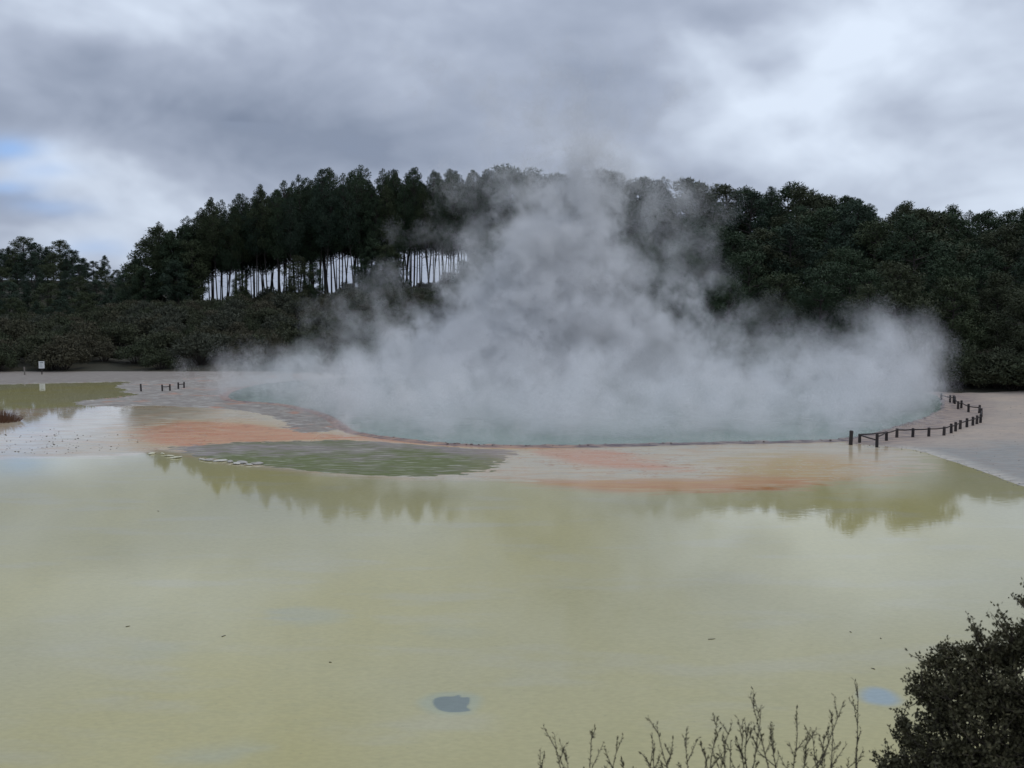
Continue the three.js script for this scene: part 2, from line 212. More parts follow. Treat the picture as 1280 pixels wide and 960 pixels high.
function sinterColour(x, z) {
  const k = fbm2(x * 0.5, z * 1.4, 5, n2b), j = fbm2(x * 0.12 + 5, z * 0.16, 4), f = fbm2(x * 0.5, z * 1.8, 4), s = fbm2(x * 0.3 + 70, z * 2.3 + 3, 5, n2b);
  let c = mix3([0.30, 0.268, 0.225], [0.22, 0.195, 0.17], clamp(0.5 + k, 0, 1));
  if (poolOutline(x, z, 3) < 1.0 && rightBank(x, z, 8) > 0 && leftSpit(x, z, 8) > -1) {
    c = mix3([0.15, 0.125, 0.135], [0.34, 0.29, 0.25], clamp(0.4 + 1.1 * f, 0, 1));
    const w = 1 - smoothstep(x, 2, 9); c = mix3(c, [0.47, 0.27, 0.18], w * 0.6 * clamp(0.6 + f, 0, 1));
    return c;
  }
  let d = greenFlat(x, z, 5);
  if (d < 2) {
    const back = smoothstep(z, -66 - 4 * k, -60 - 3 * k);
    c = mix3([0.25, 0.215, 0.2], [0.125, 0.15, 0.045], clamp(0.42 + back * 0.7 + 0.7 * j + 0.5 * k - 0.5 * smoothstep(x, -6, 2), 0, 1));
    c = mix3(c, [0.12, 0.115, 0.05], clamp(0.6 * k, 0, 0.4));
    c = mix3(c, [0.56, 0.55, 0.47], smoothstep(s, 0.2, 0.55) * 0.5);
    c = mix3(c, [0.42, 0.34, 0.26], 0.7 * smoothstep(x, -4, 1) * clamp(0.5 + k, 0, 1));
    return c;
  }
  d = rightBank(x, z, 60);
  if (d < 2) {
    c = mix3([0.47, 0.385, 0.30], [0.39, 0.335, 0.28], clamp(0.5 + 0.8 * j + 0.5 * k, 0, 1));
    const apron = smoothstep(z, -72 + 3 * j, -66 + 3 * j); c = mix3(c, mix3([0.33, 0.325, 0.30], [0.27, 0.275, 0.255], clamp(0.5 + k, 0, 1)), apron);
    c = mix3(c, [0.52, 0.49, 0.42], (1 - smoothstep(-d, 0.1, 1.5)) * clamp(0.7 + k, 0, 1));
    c = mix3(c, [0.30, 0.25, 0.22], 0.6 * smoothstep(s, 0.2, 0.5));
    c = mix3(c, [0.34, 0.285, 0.235], 0.55 * smoothstep(fbm2(x * 0.9, z * 1.7, 5), 0.05, 0.55)); const cr = Math.abs(fbm2(x * 0.35 + 4, z * 0.6, 4, n2b)); c = mix3(c, [0.22, 0.19, 0.165], 0.5 * (1 - smoothstep(cr, 0.004, 0.02)));
    const p = poolOutline(x, z, 8); c = mix3(c, mix3([0.20, 0.17, 0.165], [0.42, 0.33, 0.26], clamp(0.5 + 1.2 * f, 0, 1)), 1 - smoothstep(p, 2, 6));
    return c;
  }
  d = leftBeach(x, z, 8);
  if (d < -0.5) c = mix3(c, [0.235, 0.205, 0.175], clamp(0.6 + k, 0, 1));
  else { c = mix3(c, [0.2, 0.18, 0.165], 0.7 * smoothstep(f + 0.4 * k, 0.05, 0.6)); c = mix3(c, [0.60, 0.58, 0.52], smoothstep(s, 0.15, 0.45) * 0.8); c = mix3(c, [0.50, 0.24, 0.15], smoothstep(j + 0.5 * k, 0.35, 0.6) * 0.7); }
  return c;
}
{
  const b = [-110, 80, 46, 153], st = 0.3, nx = Math.round((b[1] - b[0]) / st), nz = Math.round((b[3] - b[2]) / st), pos = new Float32Array((nx + 1) * (nz + 1) * 3), uv = new Float32Array((nx + 1) * (nz + 1) * 2), idx = [];
  for (let j = 0, n = 0; j <= nz; j++) for (let i = 0; i <= nx; i++, n++) { const x = b[0] + i * st, D = b[2] + j * st; pos[n * 3] = x; pos[n * 3 + 1] = sinterHeight(x, -D); pos[n * 3 + 2] = -D; uv[n * 2] = (x - b[0]) / (b[1] - b[0]); uv[n * 2 + 1] = (D - b[2]) / (b[3] - b[2]); }
  const y = (n) => pos[n * 3 + 1], used = new Map(), P = [], U = [], at = (n) => { if (!used.has(n)) { used.set(n, P.length / 3); P.push(pos[n * 3], pos[n * 3 + 1], pos[n * 3 + 2]); U.push(uv[n * 2], uv[n * 2 + 1]); } return used.get(n); };
  for (let j = 0; j < nz; j++) for (let i = 0; i < nx; i++) { const a = j * (nx + 1) + i, q = [a, a + 1, a + nx + 2, a + nx + 1]; if (Math.max(...q.map(y)) < -0.03 || Math.min(...q.map(y)) < -0.9) continue; const [A, B, C, E] = q.map(at); idx.push(A, B, C, A, C, E); }
  const g = new THREE.BufferGeometry(); g.setAttribute('position', new THREE.Float32BufferAttribute(P, 3)); g.setAttribute('uv', new THREE.Float32BufferAttribute(U, 2)); g.setIndex(idx); g.computeVertexNormals();
  const dry = new Uint8Array((nx + 1) * (nz + 1)); for (let j = 0; j <= nz; j++) for (let i = 0; i <= nx; i++) if (y(j * (nx + 1) + i) > -0.5) for (let q = -2; q <= 2; q++) for (let w = -2; w <= 2; w++) { const a = j + q, e = i + w; if (a >= 0 && a <= nz && e >= 0 && e <= nx) dry[a * (nx + 1) + e] = 1; }
  const map = paint(2048, 1408, (u, v) => !dry[Math.round(v * nz) * (nx + 1) + Math.round(u * nx)] ? [0.3, 0.27, 0.22] : sinterColour(lerp(b[0], b[1], u), -lerp(b[2], b[3], v)));
  const m = mesh('sinter_terrace', g, new THREE.MeshStandardMaterial({ map, roughness: 0.8, side: THREE.DoubleSide })); scene.add(m); tag(m, 'streaked grey green and beige mineral crust round the pools', 'ground', null, 'structure');
}

// ---------------------------------------------------------------- trees
const V = (x, y, z) => new THREE.Vector3(x, y, z);
function taper(path, r0, r1, sides = 6) { // tapered tube along points
  const pos = [], idx = [], n = path.length; const up = V(0.13, 0.2, 0.97).normalize();
  for (let i = 0; i < n; i++) {
    const t = path[Math.min(i + 1, n - 1)].clone().sub(path[Math.max(i - 1, 0)]).normalize(), a = t.clone().cross(up).normalize(), b = t.clone().cross(a), r = lerp(r0, r1, i / (n - 1));
    for (let k = 0; k < sides; k++) { const q = k / sides * Math.PI * 2, p = path[i].clone().addScaledVector(a, Math.cos(q) * r).addScaledVector(b, Math.sin(q) * r); pos.push(p.x, p.y, p.z); }
  }
  for (let i = 0; i < n - 1; i++) for (let k = 0; k < sides; k++) { const a = i * sides + k, b = i * sides + (k + 1) % sides; idx.push(a, a + sides, b, b, a + sides, b + sides); }
  const g = new THREE.BufferGeometry(); g.setAttribute('position', new THREE.Float32BufferAttribute(pos, 3)); g.setIndex(idx); g.computeVertexNormals(); return g;
}
function blades(list) { const p = new Float32Array(list.length); p.set(list); const g = new THREE.BufferGeometry(); g.setAttribute('position', new THREE.BufferAttribute(p, 3)); g.computeVertexNormals(); return g; }
function clump(out, R, c, r, flat, count, len, wid, lift, tang = 0) {
  for (let i = 0; i < count; i++) {
    const u = R() * 2 - 1, a = R() * Math.PI * 2, s = Math.sqrt(1 - u * u), q = r * Math.pow(R(), 0.42), d = V(s * Math.cos(a), u, s * Math.sin(a));
    const p = V(c.x + d.x * q, c.y + d.y * q * flat, c.z + d.z * q), dir = d.clone().multiplyScalar(0.8 * (1 - tang)).add(V(R() - 0.5, R() - 0.5 + lift, R() - 0.5).multiplyScalar(1.3)).normalize();
    const side = dir.clone().cross(V(R() - 0.5, R() - 0.5, R() - 0.5).multiplyScalar(1 - tang * 0.55).addScaledVector(d, tang)).normalize().multiplyScalar(wid * (0.6 + 0.8 * R())), L = len * (0.6 + 0.8 * R());
    out.push(p.x - side.x, p.y - side.y, p.z - side.z, p.x + side.x, p.y + side.y, p.z + side.z, p.x + dir.x * L, p.y + dir.y * L, p.z + dir.z * L);
  }
}
function treeShape(seed, H, start, R0, nClump, rMin, rMax, per, trunkR, kind) {
  const R = rng(seed), lean = (R() - 0.5) * 0.07 * H, bow = (R() - 0.5) * 0.03 * H, path = [];
  const axis = (t) => V(lean * t + bow * Math.sin(t * 3), H * t, (R.q ??= (R() - 0.5) * 0.05 * H) * t);
  for (let i = 0; i <= 8; i++) path.push(axis(i / 8 * 0.97));
  path[0].y = -0.8;
  const wood = [taper(path, trunkR, 0.05, 7)], leaf = [];
  const cs = [], tall = kind === 'tall';
  for (let i = 0; i < nClump; i++) {
    const u = Math.pow((i + R() * 0.8) / nClump, 0.9), t = start + (1 - start) * u * 0.95;
    const prof = kind === 'cone' ? Math.pow(1 - u, 0.75) * 0.95 + 0.06 : Math.pow(Math.sin(Math.PI * (0.22 + 0.72 * u)), 0.8);
    const a = i * 2.399 + R() * 0.9, rr = R0 * prof * (0.35 + 0.7 * R());
    const base = axis(t), c = V(base.x + Math.cos(a) * rr, base.y + rr * 0.1 + (R() - 0.3) * 0.6, base.z + Math.sin(a) * rr);
    const r = lerp(rMax, rMin, u * (tall ? 1 : 0.8)) * (0.7 + 0.6 * R());
    cs.push([c, r]);
    const from = axis(Math.max(t - 0.05 - 0.03 * R(), 0.05)), midp = from.clone().lerp(c, 0.5); midp.y -= 0.25;
    wood.push(taper([from, midp, c], 0.11, 0.035, 4));
  }
  const tip = axis(0.97); cs.push([V(tip.x, H - rMin * 0.55, tip.z), rMin * 0.8]);
  for (const [c, r] of cs) clump(leaf, R, c, r, tall ? 1.0 : 0.8, Math.round(per * r * r / (rMax * rMax) * 1.2) + 50, 0.24 * Math.sqrt(r) + 0.1, tall ? 0.085 : 0.1, tall ? 0.6 : 0.2, tall ? 0.25 : 0.75);
  // a few dead snags under the crown
  for (let i = 0; i < 6; i++) { const t = start * (0.45 + 0.5 * R()), a = R() * 6.28, f = axis(t); wood.push(taper([f, f.clone().add(V(Math.cos(a) * 1.1, 0.25, Math.sin(a) * 1.1))], 0.05, 0.015, 3)); }
  return { wood: mergeGeometries(wood), leaf: blades(leaf), H };
}
const bark = std([0.05, 0.042, 0.036], 0.95);
const greens = [[0.027, 0.049, 0.02], [0.032, 0.056, 0.022], [0.042, 0.058, 0.021], [0.024, 0.046, 0.024], [0.047, 0.057, 0.024]].map((c) => std(c, 0.85));
function treeOf(name, shape, leafMat) { const o = new THREE.Group(); o.userData.shade = greens.indexOf(leafMat); mesh('trunk', shape.wood, bark, o); mesh('crown', shape.leaf, leafMat, o); o.name = name; o.userData.H = shape.H; return o; }
const PR = rng(77);
function plant(proto, name, x, D, topY, wide, label, group, category = 'tree') {
  const o = proto.clone(); const gy = ground(x, D) - 0.1, h = topY - gy; top(o, name); o.position.set(x, gy, -D);
  const s = h / proto.userData.H; o.scale.set(s * wide, s, s * wide); o.rotation.y = PR() * 6.283; o.rotation.z = (PR() - 0.5) * (name === 'pine_tree' ? 0.2 : 0.08); o.userData = {}; return tag(o, label.replace('SHADE', ['dark green', 'mid green', 'olive green', 'bluish green', 'brownish green'][proto.userData.shade]), category, group);
}
const tall = [], round = [], cone = [];
for (let i = 0; i < 6; i++) tall.push(treeOf('pine_tree', treeShape(100 + i, 32, [0.36, 0.42, 0.47, 0.5, 0.44, 0.39][i], 3.9, 38, 0.75, 1.9, 280, 0.21, 'tall'), greens[i % 4]));
for (let i = 0; i < 7; i++) round.push(treeOf('hillside_tree', treeShape(200 + i, 18, 0.16, 4.7, 30, 1.0, 2.0, 360, 0.24, 'round'), greens[[0, 1, 2, 3, 4, 1, 0][i]]));
for (let i = 0; i < 3; i++) cone.push(treeOf('pine_tree', treeShape(300 + i, 20, 0.12, 4.2, 36, 0.7, 1.8, 260, 0.22, 'cone'), greens[[0, 3, 1][i]]));

// the stand of tall pines along the ridge: [x, top, -distance] along its crest
const crest = [[-91.88, 20.18, -246], [-89.41, 25.01, -246], [-84.76, 30.29, -247], [-79.2, 31.54, -248], [-74.13, 35.9, -249], [-66.91, 37.56, -250], [-58.02, 39.51, -250], [-50.12, 41.84, -250], [-41.63, 44.36, -250], [-36.36, 41.45, -250], [-29.47, 43.39, -250], [-15.72, 42.61, -250], [-1.56, 43.69, -248], [11.51, 41.82, -244], [26.19, 41.21, -238], [39.79, 38.53, -230], [46.28, 36.49, -222], [58.08, 35.18, -214], [72.05, 32.52, -208], [86.04, 29.73, -206], [105.54, 29.09, -206], [126.69, 28.13, -206]];
const crestTop = line(crest.map((c) => [c[0], c[1]])), crestD = line(crest.map((c) => [c[0], -c[2]]));
for (let row = 0; row < 6; row++) for (let i = 0; i < 26; i++) {
  const x = lerp(-84, -7, (i + 0.25 + 0.5 * PR() + (row % 3) * 0.33) / 26), D = crestD(x) + [-7, -3, 1, 5, 9, 13][row] + (PR() - 0.5) * 4;
  const scaleD = D / crestD(x), topY = 9.5 + (crestTop(x) - 9.5) * scaleD + 0.8 - (i % 4 === row % 4 ? PR() * 1.5 : 1.5 + 6.5 * PR() * PR() + 2 * PR());
  plant(tall[Math.floor(PR() * 6)], 'pine_tree', x, D, topY, 0.85 + 0.3 * PR(), 'tall SHADE pine on a bare trunk in the stand along the ridge', 'pines standing along the ridge');
}
// lower trees that fill the stand's ends and gaps
for (const [x, y, z] of [[-88.84, 21.42, -240], [-86.43, 25.63, -241], [-84.37, 28.81, -243], [-80.71, 27.45, -240], [-78.67, 29.11, -242], [-75.2, 25.43, -238], [-85.93, 18.81, -236], [-77.71, 20.62, -235], [-50.44, 21.7, -238], [-46.9, 19.87, -239], [-34.92, 22.18, -240], [-32.23, 25.57, -240], [-29.34, 24.31, -238], [-27.13, 22.56, -240], [-64.08, 17.58, -238], [-7.58, 27.45, -240], [-4.16, 31.2, -240], [-9.33, 21.6, -236], [0, 32.51, -238]])
  plant(round[Math.floor(PR() * 7)], 'edge_tree', x, -z, y, 0.95 + 0.3 * PR(), 'SHADE tree leafy to the ground at the edge of the ridge stand', 'leafy trees at the edge of the ridge stand');
// the crest behind the steam and over the fenced bank
for (let row = 0; row < 2; row++) for (let i = 0; i < 26; i++) {
  const x = lerp(-6, 118, (i + 0.2 + 0.6 * PR() + row * 0.5) / 26), D = crestD(x) + [-4, 5][row] + (PR() - 0.5) * 5;
  const topY = 9.5 + (crestTop(x) - 9.5) * D / crestD(x) + 0.2 - PR() * PR() * 4;
  plant((i % 4 ? round : tall)[Math.floor(PR() * 6)], 'crest_tree', x, D, topY, 1.0 + 0.3 * PR(), 'SHADE round headed tree on the crest of the wooded hill', 'trees on the crest of the wooded hill');
}
// the wooded slope
for (let D = 114; D < 204; D += 9.5) for (let x = -4; x < 125; x += 8.6) {
  const px = x + (PR() - 0.5) * 7, pd = D + (PR() - 0.5) * 7;
  if (pd < shoreD(px) + 3.5 || pd > crestD(px) - 7 || px > 0.53 * pd + 6) continue;
  if (px < 25 && pd < 175) continue;
  const h = (10.5 + 8 * PR()) * (px > 0.42 * pd ? 0.82 : 1), cap = 9.5 + (crestTop(px) - 9.5) * pd / crestD(px) - 2.5;
  plant(round[Math.floor(PR() * 7)], 'slope_tree', px, pd, Math.min(ground(px, pd) + h, cap), 1.15 + 0.35 * PR(), 'leafy SHADE tree crowding the slope behind the fenced bank', 'trees crowding the wooded slope');
}
for (const [x, y, z] of [[54.13, 26.25, -158], [51.52, 22.71, -157], [57.29, 23.47, -160]]) plant(round[[0, 1, 3][PR() * 3 | 0]], 'slope_tree', x, -z, y, 0.95 + 0.2 * PR(), 'SHADE taller tree standing up out of the wooded slope behind the fenced bank', 'taller trees on the wooded slope');
// the low clump beyond the notice board
for (const [x, y, z, k] of [[-229.09, 34.24, -430, 0], [-221.2, 36.39, -432, 1], [-212.41, 35.47, -428, 2], [-207.82, 39.64, -430, 0], [-200.59, 37.02, -426, 1], [-195.01, 35.23, -424, 2], [-192.24, 38.29, -430, 0], [-185.2, 34.01, -426, 1], [-178.05, 30.37, -420, 2], [-175.77, 29.23, -424, 1], [-171.07, 31.62, -425, 3], [-164.25, 25.41, -420, 0], [-155.78, 25.36, -410, 1], [-148.17, 25.6, -400, 2],
  [-217.62, 31.27, -412, 2], [-208.48, 31.91, -412, 1], [-201.65, 31.16, -410, 0], [-195.12, 32.45, -410, 1], [-185.16, 31.69, -408, 0], [-179.42, 29.77, -408, 2], [-173.27, 27.03, -404, 1], [-162.77, 24.34, -400, 0], [-151.5, 22.19, -392, 1], [-193.24, 25.56, -370, 1], [-184.82, 24.23, -366, 0], [-181.9, 26.23, -372, 2], [-172.78, 23.62, -365, 1], [-169.23, 25.56, -370, 0], [-161.68, 23.08, -366, 2], [-153.97, 20.87, -360, 0], [-149.13, 19.51, -362, 1], [-141.07, 17.66, -356, 2], [-133.13, 18.07, -350, 0], [-124.46, 18.36, -340, 1],
  [-160.68, 16.6, -310, 0], [-152.75, 17.48, -306, 1], [-147.94, 16.07, -308, 2], [-140.2, 16.95, -304, 0], [-135.37, 15.06, -306, 1], [-127.04, 14.01, -300, 0], [-119.27, 13.01, -296, 2], [-111.32, 13.4, -290, 1], [-103.14, 14.22, -284, 0],
  [-131.91, 11.72, -255, 1], [-123.75, 12.07, -250, 0], [-118.77, 11.29, -252, 2], [-111.87, 11.68, -250, 1], [-105.56, 10.49, -250, 0], [-97.63, 10.08, -246, 1], [-91.35, 11.25, -246, 0], [-84.01, 12.01, -244, 2]])
  plant(k === 3 ? cone[0] : k === 2 ? cone[1] : round[k + 2], 'low_pine', x, -z, y, 1.45 + 0.3 * PR(), 'dense SHADE pine in the low clump beyond the white notice board', 'pines in the low clump beyond the notice board');

// scrub
function shrubShape(seed, H, R0, n, per) {
  const R = rng(seed), leaf = [], wood = [];
  for (let i = 0; i < n; i++) {
    const a = i * 2.4 + R(), u = Math.sqrt((i + 0.5) / n), rr = R0 * u * 0.85, c = V(Math.cos(a) * rr, H * (0.35 + 0.5 * (1 - u * u)) * (0.75 + 0.45 * R()), Math.sin(a) * rr), r = R0 * (0.26 + 0.16 * R());
    clump(leaf, R, c, r, 0.85, per, 0.3, 0.075, 0.3, 0.6);
    wood.push(taper([V((R() - 0.5) * 0.3, -0.6, (R() - 0.5) * 0.3), V(c.x * 0.4, c.y * 0.5, c.z * 0.4), c], 0.07, 0.02, 4));
  }
  return { wood: mergeGeometries(wood), leaf: blades(leaf), H };
}
const scrubMat = [[0.05, 0.058, 0.028], [0.06, 0.06, 0.032], [0.056, 0.063, 0.04], [0.042, 0.054, 0.024], [0.064, 0.06, 0.034]].map((c) => std(c, 0.9));
const shrubs = []; for (let i = 0; i < 6; i++) { const s = shrubShape(400 + i, 3.4, 2.7, 17, 190), o = new THREE.Group(); mesh('stem', s.wood, bark, o); mesh('crown', s.leaf, scrubMat[i % 5], o); o.userData.H = s.H; o.userData.shade = [2, 4, 1, 0, 4][i % 5]; shrubs.push(o); }
let nShrub = 0;
for (let D = 146; D < 246; D += 6.2) for (let x = -118; x < 4; x += 6.4) {
  const px = x + (PR() - 0.5) * 6, pd = D + (PR() - 0.5) * 6; if (pd < shoreD(px) + 0.5 || Math.abs(px) > 0.53 * pd + 3) continue; if (px < -74 && pd > 232) continue; if (px > -12 && pd > 230) continue;
  const h = pd < 158 ? 2.6 + 2 * PR() : pd > 220 ? 2.3 + 1.9 * PR() : 2.6 + 2.2 * PR(); nShrub++;
  plant(shrubs[Math.floor(PR() * 6)], 'scrub_bush', px, pd, ground(px, pd) + h, 1.0 + 0.35 * PR(), 'SHADE scrub bush on the slope below the ridge pines', 'scrub bushes below the ridge pines', 'bush');
}
for (let i = 0; i < 34; i++) { const x = lerp(22, 72, (i + PR()) / 34), D = shoreD(x) + 2.5 + 3 * PR(); plant(shrubs[PR() < 0.5 ? 3 : 0], 'bank_bush', x, D, ground(x, D) + 2.6 + 2.4 * PR(), 1.1 + 0.3 * PR(), 'low SHADE bush at the foot of the trees behind the fenced bank', 'bushes at the foot of the wooded slope', 'bush'); }

// ---------------------------------------------------------------- fences, notice board
const timber = [[0.045, 0.038, 0.036], [0.06, 0.05, 0.046], [0.035, 0.03, 0.03]].map((c) => std(c, 0.9));
const postGeo = []; for (let i = 0; i < 3; i++) { const R = rng(500 + i), pts = [[0, -0.4], [0.095, -0.4], [0.1, 0.2], [0.092, 0.6], [0.095, 0.96], [0.08, 1], [0, 1.01]].map(([r, y]) => new THREE.Vector2(r * (0.95 + 0.1 * R()), y)); postGeo.push(new THREE.LatheGeometry(pts, 9)); }
const surf = (x, z) => Math.max(0, sinterHeight(x, z), ground(x, -z));
function fence(name, label, posts, rails, origin, hRail = [0.72]) {
  const o = top(new THREE.Group(), name); const [ox, oz] = origin; o.position.set(ox, 0, oz); tag(o, label, 'fence');
  const R = rng(ox * 10 | 0);
  const P = posts.map(([x, z, h = 0.95, r = 1], i) => { const y = surf(x, z), m = mesh('post', postGeo[i % 3], timber[i % 3], o); m.position.set(x - ox, y, z - oz); m.scale.set(r, h, r); m.rotation.set((R() - 0.5) * 0.08, R() * 6, (R() - 0.5) * 0.08); return V(x - ox, y, z - oz); });
  for (const [a, b, ha = hRail[0], hb = ha] of rails) { const p = P[a].clone().add(V(0, ha, 0)), q = P[b].clone().add(V(0, hb, 0)), m = p.clone().lerp(q, 0.5); m.y -= 0.03; mesh('rail', taper([p, m, q], 0.05, 0.045, 7), timber[(a + 1) % 3], o); }
  return o;
}
{
  const P = [[23.59, -69.46], [24.49, -70.29], [24.97, -68.25], [26.78, -71.36], [28.2, -73.13], [29.46, -73.36], [30.73, -73.59], [32.05, -74.05], [33.1, -75.23], [33.86, -76.21], [34.76, -77.46], [35.87, -78.75], [36.95, -80.09], [37.78, -81.19], [38.47, -82.04], [40.79, -86.87], [42.15, -90.19], [41.65, -91.24], [42.46, -94.52], [41.82, -93.77], [43.76, -98.87], [44.19, -100.12], [44.02, -100.55], [44.06, -102.73]];
  P.forEach((p, i) => { p[2] = i === 0 ? 1.0 : i === 2 ? 0.92 : i < 2 ? 0.62 : i < 8 ? 0.66 : i < 15 ? 0.72 : 0.75; p[3] = i === 0 ? 1.35 : 1.1; });
  const rails = [[1, 2, 0.55, 0.5], [1, 3, 0.58, 0.6]]; for (let i = 3; i < P.length - 1; i++) rails.push([i, i + 1, i < 8 ? 0.56 : 0.52]); rails.push([2, 3, 0.72, 0.6]);
  fence('post_and_rail_fence', 'low dark timber fence curving round the bare bank beside the hot spring', P, rails, [P[0][0], P[0][1]]);
  const Q = [[-39.65, -113.57], [-38.97, -114.12], [-38.95, -116.93], [-38.67, -118.1]]; Q.forEach((p) => { p[2] = 0.75; p[3] = 1; });
  fence('spit_fence', 'short weathered rail fence on the grey spit', Q, [[0, 1, 0.5], [2, 3, 0.5]], [Q[0][0], Q[0][1]]);
  const S = [[-24.74, -139.64], [-23.73, -139.64], [-22.73, -139.64], [-21.73, -139.64], [-20.73, -139.64], [-19.72, -139.64]]; S.forEach((p) => { p[2] = 0.8; });
  fence('far_rail_fence', 'thin far rail fence behind the hot spring', S, [0, 1, 2, 3, 4].map((i) => [i, i + 1, 0.68]), [S[0][0], S[0][1]]);
  const [[sx, sz], [mx, mz]] = [[-42.06, -113.57], [-67.86, -139.64]], one = (x, z, h, mat, label) => { const m = top(mesh('post', postGeo[0], mat), 'marker_post'); m.position.set(x, surf(x, z), z); m.scale.set(1, h, 1); m.rotation.z = 0.04; tag(m, label, 'post'); };
  one(sx, sz, 0.85, timber[0], 'single dark post standing alone on the spit'); one(mx, mz, 1.1, std([0.2, 0.18, 0.16]), 'thin pale post at the pond edge before the dark bushes');
  const [[bx, bz]] = [[-65.85, -140.46]], o = top(new THREE.Group(), 'notice_board'); o.position.set(bx, surf(bx, bz), bz); o.rotation.y = 0.35; tag(o, 'white notice board on a dark post before the bushes', 'sign');
  const p = mesh('post', postGeo[0], timber[0], o); p.scale.set(0.8, 1.3, 0.8); p.position.z = -0.06;
  const board = mesh('board', new THREE.BoxGeometry(0.74, 1.0, 0.05), std([0.72, 0.74, 0.74], 0.6), o); board.position.set(0, 1.35, 0.05);
  const c = document.createElement('canvas'); c.width = 128; c.height = 176; const g = c.getContext('2d'); g.fillStyle = '#e4e6e4'; g.fillRect(0, 0, 128, 176); g.fillStyle = '#8d9394'; g.fillRect(18, 16, 92, 26); for (let i = 0; i < 7; i++) { g.fillStyle = '#a9aeae'; g.fillRect(16, 58 + i * 15, 60 + (i * 37) % 34, 6); }
  const t = new THREE.CanvasTexture(c); t.colorSpace = THREE.SRGBColorSpace; const face = mesh('notice', new THREE.PlaneGeometry(0.66, 0.92), new THREE.MeshStandardMaterial({ map: t, roughness: 0.5 }), o); face.position.set(0, 1.35, 0.078);
}

// ---------------------------------------------------------------- loose stones and debris
const rock = (seed) => { const R = rng(seed), g = new THREE.IcosahedronGeometry(1, 1), p = g.attributes.position, n = createNoise3D(rng(seed)); for (let i = 0; i < p.count; i++) { const s = 0.8 + 0.35 * n(p.getX(i) * 1.2, p.getY(i) * 1.2, p.getZ(i) * 1.2); p.setXYZ(i, p.getX(i) * s, p.getY(i) * s * 0.6, p.getZ(i) * s); } g.computeVertexNormals(); return g; };
function strew(name, label, category, geo, mat, spots) { const m = new THREE.InstancedMesh(geo, mat, spots.length), d = new THREE.Object3D(); spots.forEach(([x, y, z, s, f = 1], i) => { d.position.set(x, y, z); d.scale.set(s, s * f, s); d.rotation.set(0, i * 2.4, 0); d.updateMatrix(); m.setMatrixAt(i, d.matrix); }); m.castShadow = m.receiveShadow = true; top(m, name); return tag(m, label, category, null, 'stuff'); }
